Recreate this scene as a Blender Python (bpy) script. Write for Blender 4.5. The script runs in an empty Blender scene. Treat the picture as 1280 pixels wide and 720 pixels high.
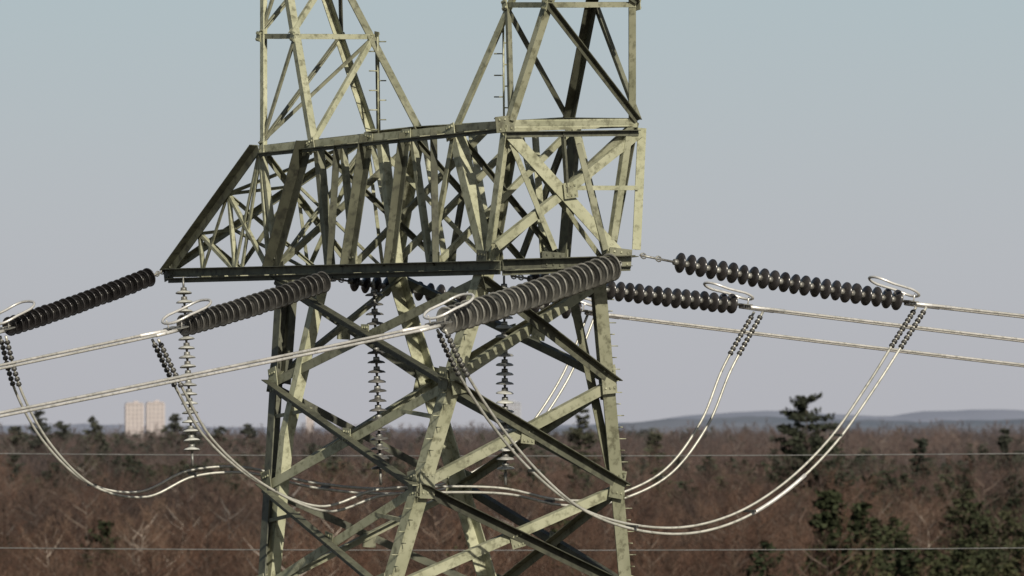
import bpy, bmesh, math, random
from mathutils import Vector, Matrix, noise
random.seed(7)
sc = bpy.context.scene
H = 26.0      # eye height above the valley floor (m)
D = 100.0     # eye stands 100 m in front of the tower axis
F = 8000.0    # focal length in image pixels
VH = 535.0
A = Vector((0.515, -0.857, 0)).normalized()   # cross-arm axis
L = Vector((0.857, 0.515, 0)).normalized()    # line axis
UP = Vector((0, 0, 1))
def P(u, v, y):
    """image pixel coordinates u,v + estimated plan depth y -> metres"""
    k = (D + y) / F
    return Vector(((u - 640) * k, y, H + (VH - v) * k))

# ------------------------------------------------------------ materials
def new_mat(name):
    m = bpy.data.materials.new(name); m.use_nodes = True
    nt = m.node_tree; b = nt.nodes['Principled BSDF']
    return m, nt, b
def N(nt, t, **kw):
    n = nt.nodes.new(t)
    for k, v in kw.items(): setattr(n, k, v)
    return n
def ramp(nt, fac, stops):
    r = N(nt, 'ShaderNodeValToRGB')
    els = r.color_ramp.elements
    while len(els) < len(stops): els.new(0.5)
    for e, (p, c) in zip(els, stops):
        e.position = p; e.color = (c[0], c[1], c[2], 1)
    nt.links.new(fac, r.inputs[0]); return r
def mixc(nt, mode, fac, a, b):
    m = N(nt, 'ShaderNodeMix', data_type='RGBA', blend_type=mode)
    if isinstance(fac, (int, float)): m.inputs[0].default_value = fac
    else: nt.links.new(fac, m.inputs[0])
    for s, x in ((6, a), (7, b)):
        if isinstance(x, tuple): m.inputs[s].default_value = (x[0], x[1], x[2], 1)
        else: nt.links.new(x, m.inputs[s])
    return m.outputs[2]
def steel(name, c1, c2, stain, rough=0.6, metal=0.15, island=0.45, scale=2.0):
    m, nt, b = new_mat(name)
    g = N(nt, 'ShaderNodeNewGeometry')
    n1 = N(nt, 'ShaderNodeTexNoise'); n1.inputs['Scale'].default_value = scale; n1.inputs['Detail'].default_value = 6
    n2 = N(nt, 'ShaderNodeTexNoise'); n2.inputs['Scale'].default_value = scale*4; n2.inputs['Detail'].default_value = 8; n2.inputs['Roughness'].default_value = 0.65
    nt.links.new(g.outputs['Position'], n1.inputs['Vector']); nt.links.new(g.outputs['Position'], n2.inputs['Vector'])
    r1 = ramp(nt, n1.outputs['Fac'], [(0.35, c1), (0.65, c2)])
    r2 = ramp(nt, n2.outputs['Fac'], [(0.35, (0.9,)*3), (0.50, (0, 0, 0))])
    c = mixc(nt, 'MIX', r2.outputs[0], r1.outputs[0], stain)
    r3 = ramp(nt, g.outputs['Random Per Island'], [(0.0, (1-island,)*3), (1.0, (1.12,)*3)])
    c = mixc(nt, 'MULTIPLY', 1.0, c, r3.outputs[0])
    nt.links.new(c, b.inputs['Base Color'])
    b.inputs['Roughness'].default_value = rough; b.inputs['Metallic'].default_value = metal
    return m
M_steel = steel('weathered_green_steel', (0.29, 0.295, 0.19), (0.40, 0.40, 0.275), (0.15, 0.147, 0.09), island=0.55)
M_steeld = steel('weathered_steel_shade_tone', (0.075, 0.077, 0.052), (0.13, 0.133, 0.09), (0.045, 0.045, 0.033))  # darker copy of the tower steel, shade of dark members put into its colour
M_alu = steel('aluminium_conductor', (0.42, 0.41, 0.37), (0.56, 0.54, 0.50), (0.32, 0.31, 0.27), 0.45, 0.3, 0.1, 3)
M_jump = steel('weathered_jumper_cable', (0.34, 0.335, 0.29), (0.45, 0.44, 0.385), (0.24, 0.235, 0.20), 0.42, 0.3, 0.1, 3)
M_wire = steel('dull_wire', (0.10, 0.10, 0.095), (0.16, 0.16, 0.155), (0.08, 0.08, 0.075), 0.6, 0.2, 0.1, 3)
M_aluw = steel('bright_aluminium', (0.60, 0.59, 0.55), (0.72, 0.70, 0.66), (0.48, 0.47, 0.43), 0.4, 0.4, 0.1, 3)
M_galv = steel('galvanised_hardware', (0.22, 0.22, 0.20), (0.33, 0.33, 0.30), (0.14, 0.12, 0.10), 0.5, 0.5, 0.3, 5)
M_dark = steel('dark_hardware', (0.06, 0.058, 0.052), (0.10, 0.098, 0.09), (0.04, 0.04, 0.04), 0.5, 0.4, 0.3, 5)
def porcelain(name, c1, c2, rough):
    m, nt, b = new_mat(name)
    g = N(nt, 'ShaderNodeNewGeometry')
    n1 = N(nt, 'ShaderNodeTexNoise'); n1.inputs['Scale'].default_value = 9; n1.inputs['Detail'].default_value = 4
    nt.links.new(g.outputs['Position'], n1.inputs['Vector'])
    r1 = ramp(nt, n1.outputs['Fac'], [(0.35, c1), (0.65, c2)])
    r3 = ramp(nt, g.outputs['Random Per Island'], [(0.0, (0.65,)*3), (1.0, (1.2,)*3)])
    c = mixc(nt, 'MULTIPLY', 1.0, r1.outputs[0], r3.outputs[0])
    nt.links.new(c, b.inputs['Base Color'])
    b.inputs['Roughness'].default_value = rough
    return m
M_pbrown = porcelain('dark_grey_porcelain', (0.07, 0.068, 0.062), (0.125, 0.12, 0.108), 0.3)
M_pmid = porcelain('dusty_porcelain', (0.15, 0.147, 0.13), (0.25, 0.243, 0.212), 0.33)
M_pgrey = porcelain('grey_porcelain', (0.34, 0.345, 0.315), (0.48, 0.48, 0.44), 0.38)
M_pblack = porcelain('black_porcelain', (0.024, 0.022, 0.022), (0.042, 0.039, 0.038), 0.25)

def haze_to(nt, c, lo, hi, amt, haze=(0.215, 0.215, 0.24)):  # aerial haze blended into the base colour, growing with world Y
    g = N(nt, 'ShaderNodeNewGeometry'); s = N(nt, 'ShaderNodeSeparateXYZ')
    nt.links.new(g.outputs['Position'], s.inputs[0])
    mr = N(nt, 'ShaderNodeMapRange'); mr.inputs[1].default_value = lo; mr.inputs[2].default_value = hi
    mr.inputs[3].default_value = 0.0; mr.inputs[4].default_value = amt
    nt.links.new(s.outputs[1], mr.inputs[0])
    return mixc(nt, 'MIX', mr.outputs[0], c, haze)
def veg(name, stops, lo=500, hi=3300, amt=0.45, rough=0.9):
    m, nt, b = new_mat(name)
    oi = N(nt, 'ShaderNodeObjectInfo'); g = N(nt, 'ShaderNodeNewGeometry')
    r = ramp(nt, oi.outputs['Random'], stops)
    r2 = ramp(nt, g.outputs['Random Per Island'], [(0, (0.75,)*3), (1, (1.2,)*3)])
    c = mixc(nt, 'MULTIPLY', 1.0, r.outputs[0], r2.outputs[0])
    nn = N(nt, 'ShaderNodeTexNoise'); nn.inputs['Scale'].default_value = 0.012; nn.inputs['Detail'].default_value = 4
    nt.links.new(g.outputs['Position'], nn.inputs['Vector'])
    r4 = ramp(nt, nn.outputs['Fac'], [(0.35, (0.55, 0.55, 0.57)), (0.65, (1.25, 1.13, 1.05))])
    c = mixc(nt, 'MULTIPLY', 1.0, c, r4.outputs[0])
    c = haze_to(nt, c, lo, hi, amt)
    nt.links.new(c, b.inputs['Base Color']); b.inputs['Roughness'].default_value = rough
    b.inputs['Specular IOR Level'].default_value = 0.1
    return m
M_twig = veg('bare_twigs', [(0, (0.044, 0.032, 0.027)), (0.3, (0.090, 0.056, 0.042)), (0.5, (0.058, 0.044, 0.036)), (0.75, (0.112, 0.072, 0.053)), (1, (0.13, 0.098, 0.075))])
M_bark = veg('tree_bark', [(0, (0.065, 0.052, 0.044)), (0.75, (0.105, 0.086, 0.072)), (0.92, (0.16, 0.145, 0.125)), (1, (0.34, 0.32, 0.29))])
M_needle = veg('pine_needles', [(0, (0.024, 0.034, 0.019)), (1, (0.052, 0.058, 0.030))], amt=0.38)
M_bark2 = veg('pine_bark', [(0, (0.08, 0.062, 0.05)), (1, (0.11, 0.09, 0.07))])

# ------------------------------------------------------------ mesh builder
class MB:
    def __init__(s): s.v = []; s.f = []; s.m = []; s.sm = []
    def add(s, vs, fs, mi=0, sm=False):
        o = len(s.v); s.v.extend([tuple(x) for x in vs])
        for f in fs:
            s.f.append([i + o for i in f]); s.m.append(mi); s.sm.append(sm)
    def obj(s, name, mats, parent=None, link=True, recalc=True):
        me = bpy.data.meshes.new(name); me.from_pydata(s.v, [], s.f)
        for m in mats: me.materials.append(m)
        me.polygons.foreach_set('material_index', s.m)
        me.polygons.foreach_set('use_smooth', s.sm)
        if recalc:
            bm = bmesh.new(); bm.from_mesh(me); bmesh.ops.recalc_face_normals(bm, faces=bm.faces); bm.to_mesh(me); bm.free()
        me.update()
        ob = bpy.data.objects.new(name, me)
        if link: sc.collection.objects.link(ob)
        if parent: ob.parent = parent
        return ob
    def lsec(s, p, q, e1, e2, w, t=0.014, mi=0):
        d = (q - p).normalized()
        e1 = (e1 - d * e1.dot(d)).normalized()
        e2 = (e2 - d * e2.dot(d)); e2 = (e2 - e1 * e2.dot(e1)).normalized()
        j = e2 * random.uniform(-0.004, 0.004) + e1 * random.uniform(-0.004, 0.004)
        prof = [(0, 0), (w, 0), (w, t), (t, t), (t, w), (0, w)]
        vs = [p + j + e1*a + e2*b for a, b in prof] + [q + j + e1*a + e2*b for a, b in prof]
        fs = [[i, (i+1) % 6, 6+(i+1) % 6, 6+i] for i in range(6)]
        fs += [[0, 1, 2, 3], [0, 3, 4, 5], [6, 9, 8, 7], [6, 11, 10, 9]]
        s.add(vs, fs, mi)
    def box(s, c, ax, ay, az, mi=0):
        vs = [c + ax*i + ay*j + az*k for i in (-1, 1) for j in (-1, 1) for k in (-1, 1)]
        s.add(vs, [[0,1,3,2],[4,6,7,5],[0,4,5,1],[2,3,7,6],[0,2,6,4],[1,5,7,3]], mi)
    def tube(s, pts, r, seg=6, mi=0, closed=False, sm=True, rads=None):
        n = len(pts)
        up = None; vs = []; fs = []
        for i, p in enumerate(pts):
            if closed: d = pts[(i+1) % n] - pts[i-1]
            else: d = pts[min(i+1, n-1)] - pts[max(i-1, 0)]
            d.normalize()
            if up is None:
                up = Vector((0, 0, 1)) if abs(d.z) < 0.9 else Vector((1, 0, 0))
            up = (up - d*up.dot(d)).normalized(); sd = d.cross(up)
            rr = rads[i] if rads else r
            for k in range(seg):
                a = 2*math.pi*k/seg
                vs.append(p + up*math.cos(a)*rr + sd*math.sin(a)*rr)
        m = n if closed else n-1
        for i in range(m):
            j = (i+1) % n
            for k in range(seg):
                fs.append([i*seg+k, i*seg+(k+1) % seg, j*seg+(k+1) % seg, j*seg+k])
        if not closed:
            fs.append(list(range(seg))[::-1]); fs.append([(n-1)*seg+k for k in range(seg)])
        s.add(vs, fs, mi, sm)
    def lathe(s, p, d, prof, seg=20, mi=0):
        d = d.normalized(); up = Vector((0, 0, 1)) if abs(d.z) < 0.9 else Vector((1, 0, 0))
        up = (up - d*up.dot(d)).normalized(); sd = d.cross(up)
        vs = []; fs = []
        for (x, r) in prof:
            for k in range(seg):
                a = 2*math.pi*k/seg
                vs.append(p + d*x + up*math.cos(a)*r + sd*math.sin(a)*r)
        for i in range(len(prof)-1):
            for k in range(seg):
                fs.append([i*seg+k, i*seg+(k+1) % seg, (i+1)*seg+(k+1) % seg, (i+1)*seg+k])
        fs.append(list(range(seg))[::-1]); fs.append([(len(prof)-1)*seg+k for k in range(seg)])
        s.add(vs, fs, mi, True)

# ------------------------------------------------------------ tower
tower = bpy.data.objects.new('transmission_tower', None); sc.collection.objects.link(tower)
NL = -L; NLp = L.copy(); NA = A.copy(); NAm = -A
T = MB(); G = MB()
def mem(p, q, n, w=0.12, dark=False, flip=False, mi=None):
    """angle section; dark: outstanding leg on the outer upper edge, shade-toned steel"""
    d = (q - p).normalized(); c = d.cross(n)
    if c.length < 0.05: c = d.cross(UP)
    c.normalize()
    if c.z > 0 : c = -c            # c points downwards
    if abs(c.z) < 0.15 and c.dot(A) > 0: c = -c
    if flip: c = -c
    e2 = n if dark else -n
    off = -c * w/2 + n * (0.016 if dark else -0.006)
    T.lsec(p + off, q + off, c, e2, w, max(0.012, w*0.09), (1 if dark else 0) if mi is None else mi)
def leg(p, q, sa, sl, w=0.2, mi=0):
    T.lsec(p, q, L*(-sl), A*(-sa), w, 0.02, mi)
def gus(p, n, sx=0.17, sy=0.2, mi=0):
    c = n.cross(UP).normalized()
    rot = random.uniform(-0.25, 0.25)
    a = (c*math.cos(rot) + UP*math.sin(rot)); b = (UP*math.cos(rot) - c*math.sin(rot))
    o = p + n*random.uniform(0.024, 0.034)
    G.box(o, a*sx, b*sy, n*0.006, mi)
    for i in (-1, 0, 1):
        for j in (-1, 1):
            G.box(o + a*sx*0.6*i + b*sy*0.6*j + n*0.014, a*0.014, b*0.014, n*0.010, mi)

LEGS = {'L': ((345, 350, 2.1), (323, 720, 0.75), -1, -1),
        'N': ((600, 350, -3.26), (490, 720, -2.85), 1, -1),
        'F': ((500, 350, 3.26), (611, 720, 2.85), -1, 1),
        'R': ((757, 350, -2.1), (789, 720, -0.71), 1, 1)}
def legpt(k, v):
    a, b, _, _ = LEGS[k]; f = (v - a[1])/(b[1]-a[1])
    return P(a[0]+(b[0]-a[0])*f, v, a[2]+(b[2]-a[2])*f)
for k in LEGS:
    sa, sl = LEGS[k][2], LEGS[k][3]
    leg(legpt(k, 330), legpt(k, 760), sa, sl, 0.22, 1 if k == 'L' else 0)
mem(P(398, 345, 1.0), P(352, 545, 0.9), NL, 0.17, False, mi=0)
mem(P(352, 545, 0.9), P(333, 740, 0.8), NL, 0.17, False, mi=0)
mem(P(711, 345, -1.75), P(764, 590, -1.2), NA, 0.15, False)
mem(P(738, 345, -1.5), P(752, 500, -1.2), NLp, 0.12, True)
mem(P(362, 345, 2.0), P(352, 480, 1.6), NLp, 0.12, True)
FACES = [('N', 'R', NA), ('L', 'N', NL), ('F', 'R', NLp), ('L', 'F', NAm)]
lev = [350, 480, 610, 740]
for i in range(3):
    for (a, b, n) in FACES:
        w = 0.145 if n in (NA, NL) else 0.12
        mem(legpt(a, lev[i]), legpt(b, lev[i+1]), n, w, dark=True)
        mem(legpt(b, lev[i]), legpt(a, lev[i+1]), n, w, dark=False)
        c = (legpt(a, lev[i]) + legpt(b, lev[i+1]) + legpt(b, lev[i]) + legpt(a, lev[i+1]))/4
        gus(c, n, 0.12, 0.12)
        for k, o in ((a, b), (b, a)):
            m1 = (lev[i] + lev[i+1])/2
            q = (legpt(k, lev[i]) + c)/2
            if i > 0 and n in (NL,): mem(legpt(k, (lev[i]+m1)/2 + 10), q, n, 0.06, False)
        for k in (a, b):
            gus(legpt(k, lev[i+1]) + (c-legpt(k, lev[i+1])).normalized()*0.15, n, 0.13, 0.22)
def low(k, z):
    sa, sl = LEGS[k][2], LEGS[k][3]
    top = legpt(k, 740); cx = P(549, 740, 0)
    g = Vector((cx.x, 0, 0)) + A*sa*4.6 + L*sl*4.6
    f = (top.z - z)/top.z
    return top.lerp(Vector((g.x, g.y, 0)), f)
zt = legpt('N', 740).z
zs = [zt, zt-3.6, zt-8, zt-13.5, 0.3]
for k in LEGS:
    sa, sl = LEGS[k][2], LEGS[k][3]
    leg(legpt(k, 755), low(k, 0.2), sa, sl, 0.24)
    T.box(low(k, 0.1), Vector((0.5, 0, 0)), Vector((0, 0.5, 0)), Vector((0, 0, 0.35)), 1)
for i in range(4):
    for (a, b, n) in FACES:
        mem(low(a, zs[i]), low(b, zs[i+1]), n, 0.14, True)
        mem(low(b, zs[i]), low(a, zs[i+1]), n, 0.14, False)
        mem(low(a, zs[i+1]), low(b, zs[i+1]), n, 0.11, False)

# ---- cross-arm
TIP = (212, 341, 4.8); RT = (787, 326, -2.7)
def pl(nodes, u):
    for (a, b) in zip(nodes[:-1], nodes[1:]):
        if u <= b[0] or b is nodes[-1]:
            f = (u-a[0])/(b[0]-a[0]); return P(u, a[1]+(b[1]-a[1])*f, a[2]+(b[2]-a[2])*f)
fbN = [TIP, (343, 338, 2.1), (600, 332, -3.26), (627, 331, -3.85), RT]
bbN = [TIP, (500, 336, 3.26), (757, 329, -2.1), RT]
tfN = [(325, 186, 2.4), (565, 161, -2.35), (630, 155, -3.85)]
tbN = [(465, 170, 3.6), (530, 163, 2.25), (712, 152, -1.2), (797, 153, -2.7)]
FB = lambda u: pl(fbN, u); BB = lambda u: pl(bbN, u); TF = lambda u: pl(tfN, u); TB = lambda u: pl(tbN, u)
def chord(nodes, n, w, dark=False):
    for a, b in zip(nodes[:-1], nodes[1:]):
        mem(P(*a), P(*b), n, w, dark)
mem(P(*fbN[0]), P(*fbN[3]), NL, 0.13, True)
mem(P(*fbN[3]), P(*fbN[4]), NA, 0.16, True)
for a, b in ((fbN[0], fbN[3]), (fbN[3], fbN[4])):
    mem(P(a[0], a[1]+10, a[2]), P(b[0], b[1]+9, b[2]), NL if a is TIP else NA, 0.08, True)
chord(bbN, NLp, 0.15, True)
chord(tfN, NL, 0.11, False); chord(tbN, NLp, 0.13, False)
mem(TF(325) - UP*0.10, TF(630) - UP*0.10, NL, 0.06, True)
mem(TF(630), TB(797), NA, 0.12, False); mem(TF(325), TB(465), NAm, 0.11, True)
mem(TF(630) - UP*0.16, TB(797) - UP*0.16, NA, 0.09, True)
for (tu, bu, w, dk) in [(388, 345, 0.20, 1), (325, 300, 0.06, 0), (325, 343, 0.08, 0), (393, 408, 0.13, 0), (425, 415, 0.12, 1), (425, 440, 0.09, 0),
                        (465, 440, 0.17, 1), (472, 492, 0.14, 0), (512, 492, 0.14, 1), (512, 535, 0.09, 0), (545, 548, 0.12, 1),
                        (562, 604, 0.19, 0), (567, 535, 0.11, 0), (630, 607, 0.16, 0)]:
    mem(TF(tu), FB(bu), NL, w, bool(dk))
for (tu, bu, w, dk) in [(465, 440, 0.09, 0), (465, 500, 0.10, 0), (530, 500, 0.15, 0), (530, 560, 0.11, 0), (590, 560, 0.12, 1),
                        (590, 620, 0.12, 0), (650, 620, 0.11, 0), (650, 690, 0.10, 0), (715, 700, 0.22, 1), (712, 645, 0.13, 1), (670, 682, 0.12, 0), (720, 762, 0.14, 0),
                        (797, 765, 0.10, 0)]:
    mem(TB(tu), BB(bu), NLp, w, bool(dk))
for tu, bu in ((390, 343), (462, 440), (510, 490), (565, 545), (630, 604)):
    f = (tu-325)/305.0
    tb = TB(465 + f*332); fb = FB(bu)
    mem(TF(tu), tb, NA, 0.07, False)
    mem(tb, fb, NA, 0.09, False)
    mem(TF(tu), BB(500 + f*257), NA, 0.08, bool(random.random() < 0.3))
for i, (a, b) in enumerate(zip((325, 390, 462, 510, 565), (530, 590, 650, 715, 797))):
    mem(TF(a), TB(b), UP, 0.07, False)
for a, b in ((343, 560), (440, 620), (490, 700), (545, 757), (250, 440), (300, 500)):
    mem(FB(a), BB(b), UP, 0.08, False)
for a, b in ((440, 500), (490, 560), (545, 640), (343, 470), (280, 400)):
    mem(FB(a), BB(b), UP, 0.08, False)
mem(TF(630) - UP*0.05, P(774, 318, -2.8), NA, 0.19, False)
mem(P(801, 166, -2.7), P(622, 308, -3.8), NA, 0.13, False)
mem(P(803, 160, -2.66), P(796, 312, -2.66), NA, 0.15, False, flip=True)
mem(P(700, 235, -3.3), P(798, 235, -2.7), NA, 0.07, False)
mem(P(640, 180, -3.75), P(694, 312, -3.4), NA, 0.09, False)
mem(P(787, 170, -2.8), P(768, 300, -2.85), NA, 0.11, False)
mem(P(724, 180, -3.2), P(758, 312, -2.95), NA, 0.10, False)
mem(P(703, 165, -3.3), P(708, 240, -3.25), NA, 0.08, True)
tip = P(*TIP); a1 = TF(325); b1 = TB(465)
mem(tip - UP*0.02, a1, NL, 0.15, True); mem(tip, b1, NLp, 0.10, False)
for base, bot, n in ((a1, FB, NL), (b1, BB, NLp)):
    prev = None
    span = 343-212 if n is NL else 500-212
    for f in (0.32, 0.64, 0.98):
        p = tip.lerp(base, f); b = bot(212 + span*f*0.95)
        mem(p, b, n, 0.06, False)
        if prev is not None:
            mem(prev[0], b, n, 0.06, False); mem(prev[1], p, n, 0.055, False)
        prev = (p, b)
for f in (0.32, 0.64):
    mem(tip.lerp(a1, f), tip.lerp(b1, f), NAm, 0.055, False)
    mem(tip.lerp(a1, f), BB(212 + 288*f), NAm, 0.055, False)
mem(tip.lerp(a1, 0.64), b1, NAm, 0.06, False)
mem(a1, BB(440), NAm, 0.09, False); mem(b1, FB(343), NAm, 0.08, False)
for u in (343, 440, 490, 545, 604): gus(FB(u) + UP*0.08, NL, 0.15, 0.15, 1)
for u in (390, 462, 510, 565): gus(TF(u) - UP*0.05, NL, 0.13, 0.12)
for u in (630,): gus(TF(u), NA, 0.16, 0.12)
for u in (500, 560, 620, 700): gus(BB(u) + UP*0.08, NLp, 0.18, 0.16)
gus(P(774, 322, -2.8), NA, 0.2, 0.14); gus(P(690, 325, -3.4), NA, 0.2, 0.12, 1); gus(tip, NL, 0.15, 0.12, 1)
gus(P(712, 238, -3.27), NA, 0.12, 0.12)

# ---- ground-wire peaks
def peak(base, top, apex, ringv, ring2):
    sg = base[4]
    b = [P(*x) for x in base[:4]]; t = [P(*x) for x in top]; ap = P(*apex)
    def at(i, v):
        f = (base[i][1]-v)/(base[i][1]-0.0)
        return b[i].lerp(t[i], f)
    vt = -90
    cors = [(sg, -1), (-sg, -1), (sg, 1), (-sg, 1)]
    for i in range(4):
        leg(at(i, base[i][1]+8), at(i, vt), cors[i][0], cors[i][1], 0.12 if i != 3 else 0.14, 1 if (i == 3 and sg > 0) else 0)
        T.lsec(at(i, vt), ap, L*(-cors[i][1]), A*(-cors[i][0]), 0.10, 0.012)
    rings = [base[0][1], ringv, ring2, vt]
    on = A*sg
    quads = [(0, 1, NL), (2, 3, NLp), (0, 2, on), (1, 3, -on)]
    for (i, j, n) in quads:
        for v in (ringv, ring2, vt):
            mem(at(i, v), at(j, v), n, 0.08, False)
        for va, vb in zip(rings[:-1], rings[1:]):
            if n in (NL, NLp):
                mem(at(i, va-4), at(j, vb), n, 0.07, n is NLp)
            elif sg < 0:
                mem(at(i, va-4), at(j, vb), n, 0.085, False)
            else:
                mem(at(i, vb), at(j, va-4), n, 0.09, True)
    for i in (0, 1, 2, 3):
        gus(at(i, ringv), NL if i < 2 else NLp, 0.07, 0.08)
    return at
atL = peak([(325, 186, 2.4), (390, 180, 1.1), (467, 170, 3.6), (530, 163, 2.25), -1],
     [(325, 0, 3.45), (360, 0, 2.73), (410, 0, 4.1), (445, 0, 3.38)], (375, -260, 4.2), 46, -45)
atR = peak([(635, 155, -3.85), (565, 160, -2.35), (795, 153, -2.7), (712, 152, -1.2), 1],
     [(685, 0, -4.38), (635, 0, -3.28), (795, 0, -3.56), (742, 0, -2.46)], (725, -260, -4.4), 6, -60)
mem(atL(0, 180), atL(3, 46), NA, 0.05, False)
for (u, y, va, vb) in ((472, 2.9, 46, 168), (629, -3.0, 20, 155)):
    G.tube([P(u, va, y), P(u+1, vb, y)], 0.016, 6, 0)
    n = 10
    for i in range(n):
        v = va + (vb-va)*(i+0.5)/n; s = -1 if i % 2 else 1
        G.tube([P(u, v, y), P(u, v, y) + Vector((0.14*s, 0, 0))], 0.011, 5, 0)
for k in ('N', 'R'):
    for i in range(26):
        p = legpt(k, 360 + i*14.5); s = -1 if i % 2 else 1
        dr = (A if s > 0 else L*(-1 if k == 'N' else 1))
        G.tube([p, p + dr*0.12], 0.009, 5, 0)
T.obj('lattice', [M_steel, M_steeld], tower); G.obj('gusset_plates_and_steps', [M_steel, M_steeld], tower)

# ------------------------------------------------------------ insulators
def insulator(start, end, n, R, mat, lead=0.35, tail=0.25, sag=0.03, ring=False, metal=M_galv):
    mb = MB()
    Lt = (end - start).length
    def pt(f): return start.lerp(end, f) - UP*(4*sag*f*(1-f))
    f0 = lead/Lt; f1 = 1 - tail/Lt
    mb.tube([pt(0), pt(f0*0.5), pt(f0)], 0.018, 6, 1)
    for f in (0.1*f0, 0.55*f0):
        c = pt(f); d = (pt(f+0.01)-c).normalized()
        mb.tube([c + d*0.05*math.cos(a) + UP*0.04*math.sin(a) for a in [i*math.pi/4 for i in range(8)]], 0.012, 5, 1, closed=True)
    step = (f1-f0)/n
    for i in range(n):
        f = f0 + step*i; p = pt(f); q = pt(f+step); d = q-p; s = d.length
        mb.lathe(p, d, [(0, 0.03), (0.02*s, 0.048), (0.36*s, 0.052), (0.42*s, 0.03), (s*1.02, 0.016)], 10, 1)
        rr = R*random.uniform(0.98, 1.02)
        dd = (d.normalized() + Vector((random.uniform(-.04, .04), random.uniform(-.04, .04), random.uniform(-.04, .04)))).normalized()
        mb.lathe(p, dd, [(0.34*s, 0.045), (0.38*s, rr*0.45), (0.47*s, rr*0.82), (0.60*s, rr), (0.68*s, rr*0.99), (0.66*s, rr*0.86),
                        (0.58*s, rr*0.80), (0.70*s, rr*0.62), (0.60*s, rr*0.55), (0.70*s, rr*0.38), (0.62*s, 0.03)], 22, 0)
    mb.tube([pt(f1), pt(1)], 0.022, 6, 1)
    e = pt(1); d = (pt(1)-pt(f1)).normalized()
    if ring:
        side = d.cross(UP).normalized(); w = ring
        up2 = side.cross(d)
        mb.box(e - d*0.02, d*0.09, side*0.2, up2*0.008, 1)
        c = e - d*0.28 + up2*0.20
        path = []
        for i in range(32):
            a = 2*math.pi*i/32
            ca, sa2 = math.cos(a), math.sin(a)
            x = math.copysign(abs(ca)**0.6, ca)*0.42; y2 = math.copysign(abs(sa2)**0.8, sa2)*w
            path.append(c + d*x + side*y2 + up2*(0.10*ca*-1))
        mb.tube(path, 0.022, 6, 2, closed=True)
        for sgn in (-1, 1):
            mb.tube([e + side*0.15*sgn, e + up2*0.10 + side*0.17*sgn, c + d*0.3 + side*w*0.6*sgn - up2*0.08], 0.012, 5, 2)
    return mb.obj('insulator_string', [mat, metal, M_aluw])

strings = {
 'ln': (P(775, 330, -2.9), P(547, 404, -5.7), 25, 0.215, M_pmid),
 'lm': (P(425, 345, 0.45), P(219, 410, -1.95), 24, 0.175, M_pbrown),
 'll': (P(205, 339, 4.8), P(2, 411, 1.8), 24, 0.160, M_pblack),
 'rn': (P(800, 319, -2.7), P(1135, 377, -0.3), 22, 0.160, M_pblack),
 'rm': (P(640, 345, 0.5), P(928, 381, 2.8), 22, 0.160, M_pblack),
 'rl': (P(415, 348, 3.8), P(735, 389, 6.0), 22, 0.160, M_pblack)}
for k, (a, b, n, R, mt) in strings.items():
    insulator(a, b, n, R, mt, lead=0.12 if k == 'ln' else (0.6 if k in ('rn',) else 0.3), tail=0.14, ring=0.24 if k[0] == 'r' else 0.26)
hang = [(P(229, 350, 4.2), P(241, 582, 4.0), 18, 0.135, M_pgrey), (P(467, 352, -0.3), P(476, 606, -0.2), 19, 0.14, M_pbrown),
        (P(630, 345, 0.55), P(632, 606, 0.8), 20, 0.14, M_pgrey)]
for (a, b, n, R, mt) in hang:
    insulator(a, b, n, R, mt, lead=0.12, tail=0.2, sag=0)

# ------------------------------------------------------------ conductors
def conductor(k, dirv, slope, b, length):
    mb = MB(); e = strings[k][1]; side = dirv.cross(UP).normalized()
    for s in (-1, 1):
        pts = []; n = 90
        for i in range(n):
            t = length*(i/(n-1))**2
            pts.append(e + dirv*t + UP*(-slope*t + b*t*t - 0.03) + side*0.17*s*min(1, 0.5+t))
        mb.tube(pts, 0.022, 8, 0)
        mb.tube([pts[0], pts[3], pts[5]], 0.029, 8, 2)
    for t in (14, 34, 60, 90):
        if t < length:
            c = e + dirv*t + UP*(-slope*t + b*t*t - 0.03)
            mb.box(c, side*0.16, dirv*0.02, UP*0.02, 1)
    return mb.obj('power_line', [M_alu, M_galv, M_aluw])
DL = Vector((-0.643, -0.766, 0)); DR = Vector((0.866, 0.5, 0))
for k, sl in (('ln', 0.150), ('lm', 0.158), ('ll', 0.155)): conductor(k, DL, sl, 0.0005, 190)
for k, sl in (('rn', 0.084), ('rm', 0.095), ('rl', 0.098)): conductor(k, DR, sl, 0.0004, 220)

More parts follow.
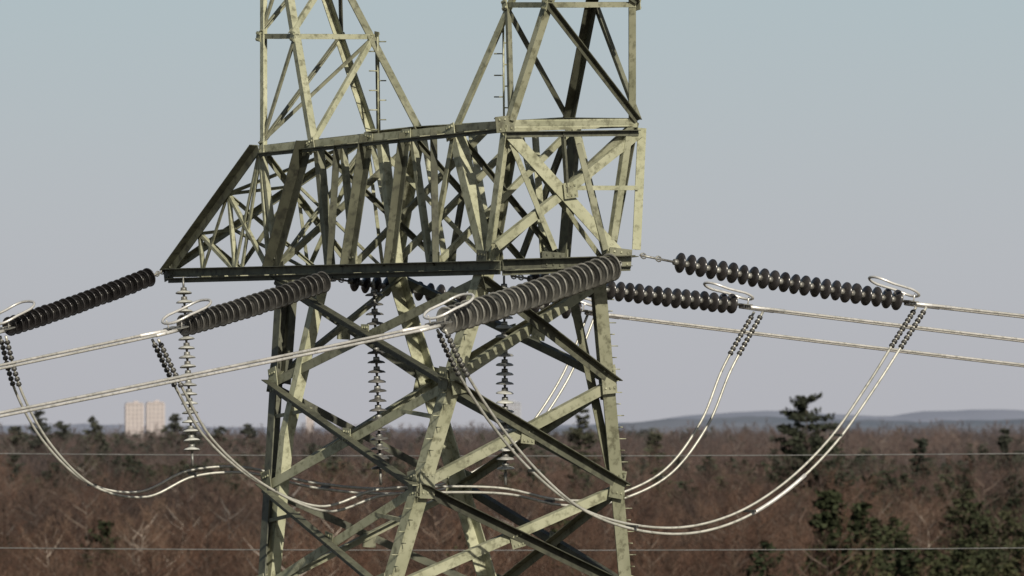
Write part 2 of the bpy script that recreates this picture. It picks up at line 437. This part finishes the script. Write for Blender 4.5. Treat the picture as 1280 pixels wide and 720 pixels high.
def catmull(pts, m=10):
    out = []; n = len(pts)
    for i in range(n-1):
        p0 = pts[max(i-1, 0)]; p1 = pts[i]; p2 = pts[i+1]; p3 = pts[min(i+2, n-1)]
        for j in range(m):
            t = j/m
            out.append(0.5*((2*p1) + (p2-p0)*t + (2*p0-5*p1+4*p2-p3)*t*t + (3*p1-p0-3*p2+p3)*t**3))
    out.append(pts[-1]); return out
def jumper(uv, y0, y1, off=0.13, bright=None, beads=(True, True), r=0.022):
    L2 = [0]
    for a, b in zip(uv[:-1], uv[1:]): L2.append(L2[-1] + math.hypot(a[0]-b[0], a[1]-b[1]))
    base = catmull([P(u, v, y0+(y1-y0)*l/L2[-1]) for (u, v), l in zip(uv, L2)])
    mb = MB()
    for s in (-1, 1):
        n = len(base)
        pts = [p + A*off*s*(0.75+0.45*math.sin(i*0.06+s)) - UP*(0.045*s*math.sin(math.pi*i/n)) for i, p in enumerate(base)]
        mb.tube(pts, r, 8, 0)
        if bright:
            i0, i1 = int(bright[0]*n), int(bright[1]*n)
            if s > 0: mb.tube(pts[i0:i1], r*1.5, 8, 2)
        for endi, flag in ((0, beads[0]), (1, beads[1])):
            if not flag: continue
            seq = pts if endi == 0 else pts[::-1]
            acc = 0; nxt = 0.08
            for a, b in zip(seq[:-1], seq[1:]):
                l = (b-a).length
                while nxt < acc + l and nxt < 0.8:
                    c = a.lerp(b, (nxt-acc)/l); d = (b-a).normalized()
                    mb.lathe(c, d, [(0, 0.024), (0.01, 0.042), (0.05, 0.046), (0.065, 0.024)], 8, 1)
                    nxt += 0.09
                acc += l
                if acc > 0.9: break
    for f in (0.25, 0.42, 0.6, 0.76):
        i = int(f*len(base)); mb.box(base[i], A*off, L*0.02, UP*0.02, 1)
    return mb.obj('jumper_cable', [M_jump, M_dark, M_aluw])
jumper([(549, 412), (575, 465), (618, 530), (668, 588), (725, 634), (790, 658), (860, 663), (925, 645), (985, 606), (1040, 550), (1085, 485), (1120, 430), (1150, 384)],
       -5.6, -0.2, 0.15, bright=(0.60, 0.70))
jumper([(192, 424), (225, 490), (262, 550), (325, 603), (405, 636), (476, 616), (550, 612), (632, 614), (700, 628), (762, 624), (830, 592), (878, 530), (908, 460), (948, 390)],
       -1.95, 2.9, 0.13)
jumper([(2, 420), (22, 490), (60, 556), (115, 606), (180, 618), (241, 592), (310, 588), (390, 606), (476, 614), (560, 606), (640, 560), (700, 480), (738, 394)],
       1.8, 6.1, 0.13, beads=(True, False))

# ------------------------------------------------------------ terrain
def sm(x, a, b):
    t = max(0, min(1, (x-a)/(b-a))); return t*t*(3-2*t)
def hgt(x, y):
    r = 8.2*sm(y, 250, 1900)
    if y > 200: r += 3.4*noise.noise(Vector((x*0.005, y*0.003, 3.1)))*sm(y, 200, 600)
    return r
gm = MB(); xs = [-9000, -4000, -2000, -1200] + [-800+40*i for i in range(41)] + [1200, 2000, 4000, 9000]
ys = [-3000, -1000, -300, -100, 0, 100] + [200+50*i for i in range(60)] + [3400, 4000, 5000, 7000, 10000, 16000, 24000]
for y in ys:
    for x in xs: gm.v.append((x, y, hgt(x, y)))
w = len(xs)
for j in range(len(ys)-1):
    for i in range(w-1):
        gm.f.append([j*w+i, j*w+i+1, (j+1)*w+i+1, (j+1)*w+i]); gm.m.append(0); gm.sm.append(True)
mg, nt, b = new_mat('dry_grass_ground')
g = N(nt, 'ShaderNodeNewGeometry')
n1 = N(nt, 'ShaderNodeTexNoise'); n1.inputs['Scale'].default_value = 0.05; n1.inputs['Detail'].default_value = 10
nt.links.new(g.outputs['Position'], n1.inputs['Vector'])
r1 = ramp(nt, n1.outputs['Fac'], [(0.35, (0.03, 0.023, 0.018)), (0.5, (0.05, 0.038, 0.028)), (0.65, (0.08, 0.06, 0.042))])
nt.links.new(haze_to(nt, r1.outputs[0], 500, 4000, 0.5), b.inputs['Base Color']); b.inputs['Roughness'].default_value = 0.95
gm.obj('ground', [mg], recalc=False)

def ridge(name, y0, depth, xr, prof, mat, dx=20, rough=2.0, rows=9):
    mb = MB(); n = int(2*xr/dx)+1
    for j in range(rows):
        fy = j/(rows-1); y = y0 + depth*fy; e = math.sin(math.pi*min(1, fy*1.0))**0.7
        for i in range(n):
            x = -xr + dx*i
            h = prof(x) * e + rough*noise.noise(Vector((x*0.02, y*0.01, 1.7))) + rough*0.6*noise.noise(Vector((x*0.11, y*0.03, 5.7)))
            mb.v.append((x, y, max(0, h) if 0 < fy < 1 else 2))
    for j in range(rows-1):
        for i in range(n-1):
            mb.f.append([j*n+i, j*n+i+1, (j+1)*n+i+1, (j+1)*n+i]); mb.m.append(0); mb.sm.append(True)
    return mb.obj(name, [mat], recalc=False)
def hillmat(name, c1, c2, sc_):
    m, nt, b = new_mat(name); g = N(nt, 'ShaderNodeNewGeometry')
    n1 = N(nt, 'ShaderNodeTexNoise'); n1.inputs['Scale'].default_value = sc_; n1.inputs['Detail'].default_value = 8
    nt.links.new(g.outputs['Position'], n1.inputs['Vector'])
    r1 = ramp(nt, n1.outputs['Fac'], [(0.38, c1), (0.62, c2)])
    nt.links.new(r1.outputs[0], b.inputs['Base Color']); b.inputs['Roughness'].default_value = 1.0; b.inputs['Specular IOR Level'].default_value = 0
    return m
def interp(pts, x):
    if x <= pts[0][0]: return pts[0][1]
    for a, b in zip(pts[:-1], pts[1:]):
        if x <= b[0]:
            t = (x-a[0])/(b[0]-a[0]); t = t*t*(3-2*t); return a[1]+(b[1]-a[1])*t
    return pts[-1][1]
yf = 10000; kf = (yf+D)/F
farp = [(-3000, 30), ((0-640)*kf, 30), ((150-640)*kf, 31), ((330-640)*kf, 26), ((640-640)*kf, 27), ((780-640)*kf, 34), ((870-640)*kf, 46), ((940-640)*kf, 53),
        ((1010-640)*kf, 50), ((1100-640)*kf, 45), ((1170-640)*kf, 53), ((1230-640)*kf, 56), ((1300-640)*kf, 53), (1600, 56), (3000, 35)]
ridge('hills', 9300, 1400, 4000, lambda x: interp(farp, x), hillmat('haze_blue_hills', (0.215, 0.24, 0.30), (0.24, 0.26, 0.32), 0.004), 25, 2.5)  # distance haze is put into the base colour of both hill ridges
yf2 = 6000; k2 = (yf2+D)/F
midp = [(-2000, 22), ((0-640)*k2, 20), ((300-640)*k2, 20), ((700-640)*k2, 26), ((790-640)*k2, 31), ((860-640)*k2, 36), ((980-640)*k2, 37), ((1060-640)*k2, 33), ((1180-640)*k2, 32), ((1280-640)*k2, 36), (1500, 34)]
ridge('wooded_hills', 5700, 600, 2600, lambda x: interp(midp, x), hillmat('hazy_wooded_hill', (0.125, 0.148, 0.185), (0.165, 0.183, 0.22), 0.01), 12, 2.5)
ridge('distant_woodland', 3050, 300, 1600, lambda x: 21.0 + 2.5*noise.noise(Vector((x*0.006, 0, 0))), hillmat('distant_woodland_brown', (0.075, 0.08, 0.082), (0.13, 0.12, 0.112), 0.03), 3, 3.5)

# ------------------------------------------------------------ trees
def rdir(cone, d):
    v = Vector((random.gauss(0, 1), random.gauss(0, 1), random.gauss(0, 1))).normalized()
    return (d + v*cone).normalized()
def bare(seed, h, spread):
    """ascending limbs and a rounded crown of fine twigs"""
    random.seed(seed); mb = MB()
    def sliver(p, d, l, w):
        s = d.cross(Vector((random.gauss(0, 1), random.gauss(0, 1), random.gauss(0, 1)))).normalized()*w
        mb.add([p-s, p+s, p + d*l], [[0, 1, 2]], 1)
    top = Vector((random.uniform(-.6, .6), random.uniform(-.6, .6), h*0.86))
    base = Vector((0, 0, -0.5))
    mb.tube([base, base.lerp(top, 0.5) + Vector((random.uniform(-.4, .4), random.uniform(-.3, .3), 0)), top], 0.1, 5, 0, rads=[h*0.012, h*0.008, 0.02], sm=False)
    nl = 20
    for i in range(nl):
        f = 0.34 + 0.64*(i/(nl-1))
        p = base.lerp(top, f)
        a = i*2.4 + random.uniform(-.7, .7)
        ln = h*0.29*spread*(math.sin((f-0.1)*math.pi/1.02)**0.6)*random.uniform(0.7, 1.2)
        up = random.uniform(0.5, 1.3)
        d = Vector((math.cos(a), math.sin(a), up)).normalized()
        q = p + d*ln; md_ = p.lerp(q, .5) + Vector((random.uniform(-.2, .2), random.uniform(-.2, .2), -0.12*ln*0.5))
        mb.tube([p, md_, q], 0.1, 3, 0, rads=[h*0.0040, h*0.0025, 0.008], sm=False)
        for j in range(5):
            t = random.uniform(0.3, 1.0); p2 = p.lerp(q, t)
            d2 = rdir(0.65, (d + UP*0.25).normalized()); l2 = ln*random.uniform(0.3, 0.55) + 0.3
            sliver(p2, d2, l2, 0.026)
            for k in range(13):
                sliver(p2 + d2*l2*random.random(), rdir(0.85, (d2 + UP*0.3).normalized()), random.uniform(0.4, 1.0), 0.019)
    return mb
def conifer(seed, h, wid, lo, clumps, gap=0.1, size=0.28, rnd=0.5):
    random.seed(seed); mb = MB()
    mb.tube([Vector((0, 0, -.5)), Vector((0.1, 0, h*0.5)), Vector((0, 0, h*0.97))], 0.2, 5, 0, rads=[h*.014, h*.009, 0.02], sm=False)
    z = h*lo
    while z < h*0.985:
        f = (z-h*lo)/(h*(1-lo))
        rl = wid*(0.55+0.45*math.sin(min(1, f*1.6+0.35)*math.pi*0.75))*(1-f)**rnd
        for i in range(random.randint(5, 7)):
            if random.random() < gap: continue
            a = random.uniform(0, 6.283); ln = rl*random.uniform(0.45, 1.2)+0.25
            d = Vector((math.cos(a), math.sin(a), random.uniform(-0.05, 0.4))).normalized()
            p = Vector((0, 0, z+random.uniform(-.2, .2))); q = p + d*ln
            mb.tube([p, q], 0.03, 3, 0, rads=[0.05, 0.012], sm=False)
            for c in range(int(clumps*(0.5+ln/wid))):
                t = random.uniform(0.2, 1.05)
                o = p.lerp(q, t) + Vector((random.gauss(0, .16), random.gauss(0, .16), random.gauss(0.05, .12)))*(0.6+ln*0.3)
                s1 = rdir(1, d)*size*random.uniform(.5, 1.2); s2 = s1.cross(rdir(1.0, UP)).normalized()*size*random.uniform(.35, .8)
                mb.add([o-s1-s2*.3, o+s2, o+s1, o-s2*0.8], [[0, 1, 2, 3]], 1)
        z += h*0.036*random.uniform(0.7, 1.3)
    return mb
coll = bpy.data.collections.new('forest_tree_kinds')
NB = 7
for i, (h, s) in enumerate(((14, 0.95), (12.5, 1.1), (16.5, 0.85), (10, 1.2), (13, 1.05), (15, 1.0), (11.5, 1.0))):
    o = bare(100+i, h, s).obj('bare_tree' if i == 0 else 'bare_tree.%03d' % i, [M_bark, M_twig], link=False, recalc=False); coll.objects.link(o)
for i, (h, wd, lo, gp, rn) in enumerate(((14, 3.3, 0.12, 0.1, 0.5), (17, 3.9, 0.3, 0.25, 0.4), (11, 3.0, 0.05, 0.05, 0.5))):
    o = conifer(200+i, h, wd, lo, 13, gp, 0.40, rn).obj('conifer_tree' if i == 0 else 'conifer_tree.%03d' % i, [M_bark2, M_needle], link=False, recalc=False); coll.objects.link(o)
random.seed(11)
pts = []; idx = []; rot = []; scl = []
NT = 15500; ya, yb = 350.0, 2300.0
while len(pts) < NT:
    y = math.sqrt(random.uniform((ya+D)**2, (yb+D)**2)) - D
    x = random.uniform(-1, 1)*(y+D)*math.tan(math.radians(6.0))
    nz = noise.noise(Vector((x*0.012, y*0.006, 0.3))) + 0.45*noise.noise(Vector((x*0.05, y*0.03, 4.3)))
    east = sm(x/(y+D), 0.02, 0.05); west = 1 - sm(x/(y+D), -0.06, -0.035)
    th = 0.25 - 0.10*east*(1-sm(y, 800, 1100)) - 0.30*west*sm(y, 1000, 1300) - 0.14*sm(y, 1300, 1700)
    con = nz > th or random.random() < 0.02
    if con: k = NB + random.randrange(3); s = random.uniform(0.6, 1.05)*(0.95 if y > 1400 and not west > 0.5 else 1.0)
    else: k = random.randrange(NB); s = random.uniform(0.75, 1.2)
    pts.append((x, y, hgt(x, y)-0.3)); idx.append(k); rot.append(random.uniform(0, 6.283)); scl.append(s)
me = bpy.data.meshes.new('forest'); me.from_pydata(pts, [], [])
for nm, ty, data in (('idx', 'INT', idx), ('rot', 'FLOAT', rot), ('scl', 'FLOAT', scl)):
    at = me.attributes.new(nm, ty, 'POINT'); at.data.foreach_set('value', data)
forest = bpy.data.objects.new('forest', me); sc.collection.objects.link(forest)
ng = bpy.data.node_groups.new('scatter_forest', 'GeometryNodeTree')
ng.interface.new_socket('Geometry', in_out='INPUT', socket_type='NodeSocketGeometry')
ng.interface.new_socket('Geometry', in_out='OUTPUT', socket_type='NodeSocketGeometry')
gi = ng.nodes.new('NodeGroupInput'); go = ng.nodes.new('NodeGroupOutput')
ci = ng.nodes.new('GeometryNodeCollectionInfo'); ci.inputs['Collection'].default_value = coll
ci.inputs['Separate Children'].default_value = True; ci.inputs['Reset Children'].default_value = True
ip = ng.nodes.new('GeometryNodeInstanceOnPoints'); ip.inputs['Pick Instance'].default_value = True
def attr(nm, ty):
    a = ng.nodes.new('GeometryNodeInputNamedAttribute'); a.data_type = ty; a.inputs['Name'].default_value = nm
    return [o for o in a.outputs if o.enabled and o.name == 'Attribute'][0]
cx = ng.nodes.new('ShaderNodeCombineXYZ')
ng.links.new(gi.outputs[0], ip.inputs['Points']); ng.links.new(ci.outputs[0], ip.inputs['Instance'])
ng.links.new(attr('idx', 'INT'), ip.inputs['Instance Index'])
ng.links.new(attr('rot', 'FLOAT'), cx.inputs[2]); ng.links.new(cx.outputs[0], ip.inputs['Rotation'])
ng.links.new(attr('scl', 'FLOAT'), ip.inputs['Scale'])
ng.links.new(ip.outputs[0], go.inputs[0])
md = forest.modifiers.new('scatter', 'NODES'); md.node_group = ng

def pine(u, vtop, y, wid, seed, lo=0.35, gap=0.2, clumps=34, rnd=0.5):
    k = (y+D)/F; x = (u-640)*k; zt_ = H + (VH-vtop)*k; z0 = hgt(x, y)
    o = conifer(seed, zt_-z0, wid, lo, clumps, gap, 0.42, rnd).obj('pine_tree', [M_bark2, M_needle], recalc=False)
    o.location = (x, y, z0-0.2)
pine(1008, 488, 900, 8.0, 31, 0.35, 0.15, 70, 0.5)
pine(1256, 532, 1300, 2.8, 32); pine(118, 520, 1500, 5.4, 33, 0.3); pine(48, 512, 1400, 5.4, 34, 0.3); pine(218, 516, 1500, 5.4, 35)
pine(728, 510, 1100, 4.6, 36, 0.4); pine(78, 525, 1600, 5.6, 37); pine(1150, 545, 1000, 3.4, 38, 0.3); pine(238, 530, 1450, 5.0, 39)
pine(20, 530, 1500, 5.6, 50); pine(310, 530, 1500, 5.0, 51); pine(820, 538, 1300, 4.2, 52); pine(275, 533, 1550, 5.0, 53)
pine(1035, 604, 520, 3.6, 40, 0.2, 0.1); pine(1075, 622, 510, 3.0, 41, 0.15, 0.1); pine(700, 640, 520, 2.8, 42, 0.1, 0.1)

# ------------------------------------------------------------ buildings
def wallmat(name, c):
    m, nt, b = new_mat(name); g = N(nt, 'ShaderNodeNewGeometry')
    n1 = N(nt, 'ShaderNodeTexNoise'); n1.inputs['Scale'].default_value = 0.3; n1.inputs['Detail'].default_value = 4
    nt.links.new(g.outputs['Position'], n1.inputs['Vector'])
    r1 = ramp(nt, n1.outputs['Fac'], [(0.3, tuple(x*0.9 for x in c)), (0.7, c)])
    nt.links.new(r1.outputs[0], b.inputs['Base Color']); b.inputs['Roughness'].default_value = 0.9
    return m
M_conc = wallmat('hazy_concrete', (0.41, 0.365, 0.35)); M_conc2 = wallmat('grey_concrete', (0.32, 0.33, 0.36)); M_win = wallmat('hazy_windows', (0.30, 0.285, 0.29))  # distance haze set in wall and window colours; second concrete is plain grey
def block(u0, u1, vtop, y, mat, dep=16, ang=0.0, bays=6):
    k = (y+D)/F; x0 = (u0-640)*k; x1 = (u1-640)*k; zt_ = H + (VH-vtop)*k; zb = 6.0; wd = x1-x0
    root = bpy.data.objects.new('apartment_building', None); sc.collection.objects.link(root)
    root.location = ((x0+x1)/2, y, 0); root.rotation_euler[2] = ang
    X = Vector((1, 0, 0)); Y = Vector((0, 1, 0))
    wl = MB(); wn = MB(); rf = MB()
    wn.box(Vector((0, 0, (zb+zt_)/2)), X*(wd/2-.4), Y*(dep/2-.4), UP*((zt_-zb)/2-.2), 0)
    for i in range(bays+1):
        x = -wd/2 + wd*i/bays
        for sy in (-1, 1): wl.box(Vector((x, sy*dep/2, (zb+zt_)/2)), X*wd/bays*0.3, Y*0.5, UP*(zt_-zb)/2, 0)
    for sx in (-1, 1): wl.box(Vector((sx*(wd/2+0.1), 0, (zb+zt_)/2)), X*0.3, Y*(dep/2-.55), UP*(zt_-zb)/2, 0)
    nf = int((zt_-zb)/3)
    for j in range(nf+1):
        z = zb + (zt_-zb)*j/nf
        for sy in (-1, 1): wl.box(Vector((0, sy*(dep/2-.1), z)), X*(wd/2-.01), Y*0.32, UP*0.75, 0)
    rf.box(Vector((0, 0, zt_+0.7)), X*(wd/2+.2), Y*(dep/2+.6), UP*0.3, 0); rf.box(Vector((wd*0.1, 0, zt_+1.6)), X*wd*0.15, Y*3, UP*0.6, 0)
    wl.obj('walls', [mat], root); wn.obj('windows', [M_win], root); rf.obj('roof', [mat], root)
block(158, 178, 505, 4600, M_conc, bays=4, ang=0.1); block(184, 204, 504, 4750, M_conc, bays=4, ang=0.1)
block(628, 650, 504, 4800, M_conc2, bays=5); block(384, 391, 512, 4700, M_conc, bays=2, dep=6)

# ------------------------------------------------------------ utility wires behind the tower
mw = new_mat('weathered_wood')[0]; mw.node_tree.nodes['Principled BSDF'].inputs['Base Color'].default_value = (0.16, 0.12, 0.09, 1)
wy = 70.0; kk = (wy+D)/F
for v in (570, 688):
    z = H - (v-VH)*kk; mb = MB()
    mb.tube([Vector((x, wy, z + 0.00035*x*x)) for x in range(-62, 63, 2)], 0.014, 6, 0)
    mb.obj('utility_wire', [M_wire])
for x in (-62, 62):
    mb = MB(); zt_ = H - (570-VH)*kk + 0.00035*62*62
    mb.tube([Vector((x, wy+0.2, -0.3)), Vector((x, wy+0.2, zt_+0.6))], 0.2, 12, 0, rads=[0.26, 0.15])
    mb.box(Vector((x, wy+0.0, zt_-0.05)), Vector((1.1, 0, 0)), Vector((0, 0.06, 0)), UP*0.07, 0)
    mb.box(Vector((x, wy+0.0, H-(688-VH)*kk+1.27)), Vector((0.7, 0, 0)), Vector((0, 0.06, 0)), UP*0.07, 0)
    mb.obj('utility_pole', [mw])

# ------------------------------------------------------------ light and sky
sun_el = math.radians(31); sdir = Vector((0.34, -0.94, 0)).normalized()
to = Vector((sdir.x*math.cos(sun_el), sdir.y*math.cos(sun_el), math.sin(sun_el)))
sd = bpy.data.lights.new('sun', 'SUN'); sd.energy = 4.9; sd.angle = math.radians(0.5); sd.color = (1, 0.93, 0.81)
so = bpy.data.objects.new('sun', sd); sc.collection.objects.link(so)
so.rotation_euler = (-to).to_track_quat('-Z', 'Y').to_euler()
wd = bpy.data.worlds.new('World'); sc.world = wd; wd.use_nodes = True
nt = wd.node_tree; bg = nt.nodes['Background']
sky = N(nt, 'ShaderNodeTexSky'); sky.sky_type = 'NISHITA'; sky.sun_disc = False
sky.sun_elevation = sun_el; sky.sun_rotation = math.atan2(sdir.x, sdir.y)
sky.dust_density = 2.0; sky.air_density = 1.0
mul = mixc(nt, 'MULTIPLY', 1.0, sky.outputs[0], (0.05, 0.05, 0.05))
tc = N(nt, 'ShaderNodeTexCoord'); sp = N(nt, 'ShaderNodeSeparateXYZ'); nt.links.new(tc.outputs['Generated'], sp.inputs[0])
mr = N(nt, 'ShaderNodeMapRange'); mr.inputs[1].default_value = 0.0; mr.inputs[2].default_value = 0.08; nt.links.new(sp.outputs[2], mr.inputs[0])
hz = ramp(nt, mr.outputs[0], [(0.0, (0.44, 0.44, 0.475)), (0.30, (0.465, 0.48, 0.51)), (0.6, (0.455, 0.50, 0.525)), (1.0, (0.415, 0.52, 0.555))])
hz.color_ramp.interpolation = 'B_SPLINE'
mf = N(nt, 'ShaderNodeMapRange'); mf.inputs[1].default_value = 0.07; mf.inputs[2].default_value = 0.30; mf.inputs[3].default_value = 1.0; mf.inputs[4].default_value = 0.0
nt.links.new(sp.outputs[2], mf.inputs[0])
fin = mixc(nt, 'MIX', mf.outputs[0], mul, hz.outputs[0])
nt.links.new(fin, bg.inputs[0]); bg.inputs[1].default_value = 1.0

# ------------------------------------------------------------ camera
cd = bpy.data.cameras.new('camera'); cd.sensor_width = 36; cd.lens = 36*F/1280; cd.shift_y = (VH-360)/1280
cd.clip_start = 1; cd.clip_end = 60000
cd.dof.use_dof = True; cd.dof.focus_distance = 99; cd.dof.aperture_fstop = 4.2
co = bpy.data.objects.new('camera', cd); sc.collection.objects.link(co)
co.location = (0, -D, H); co.rotation_euler = (math.radians(90), 0, 0); sc.camera = co
sc.view_settings.view_transform = 'Standard'; sc.view_settings.look = 'None'; sc.view_settings.exposure = 0
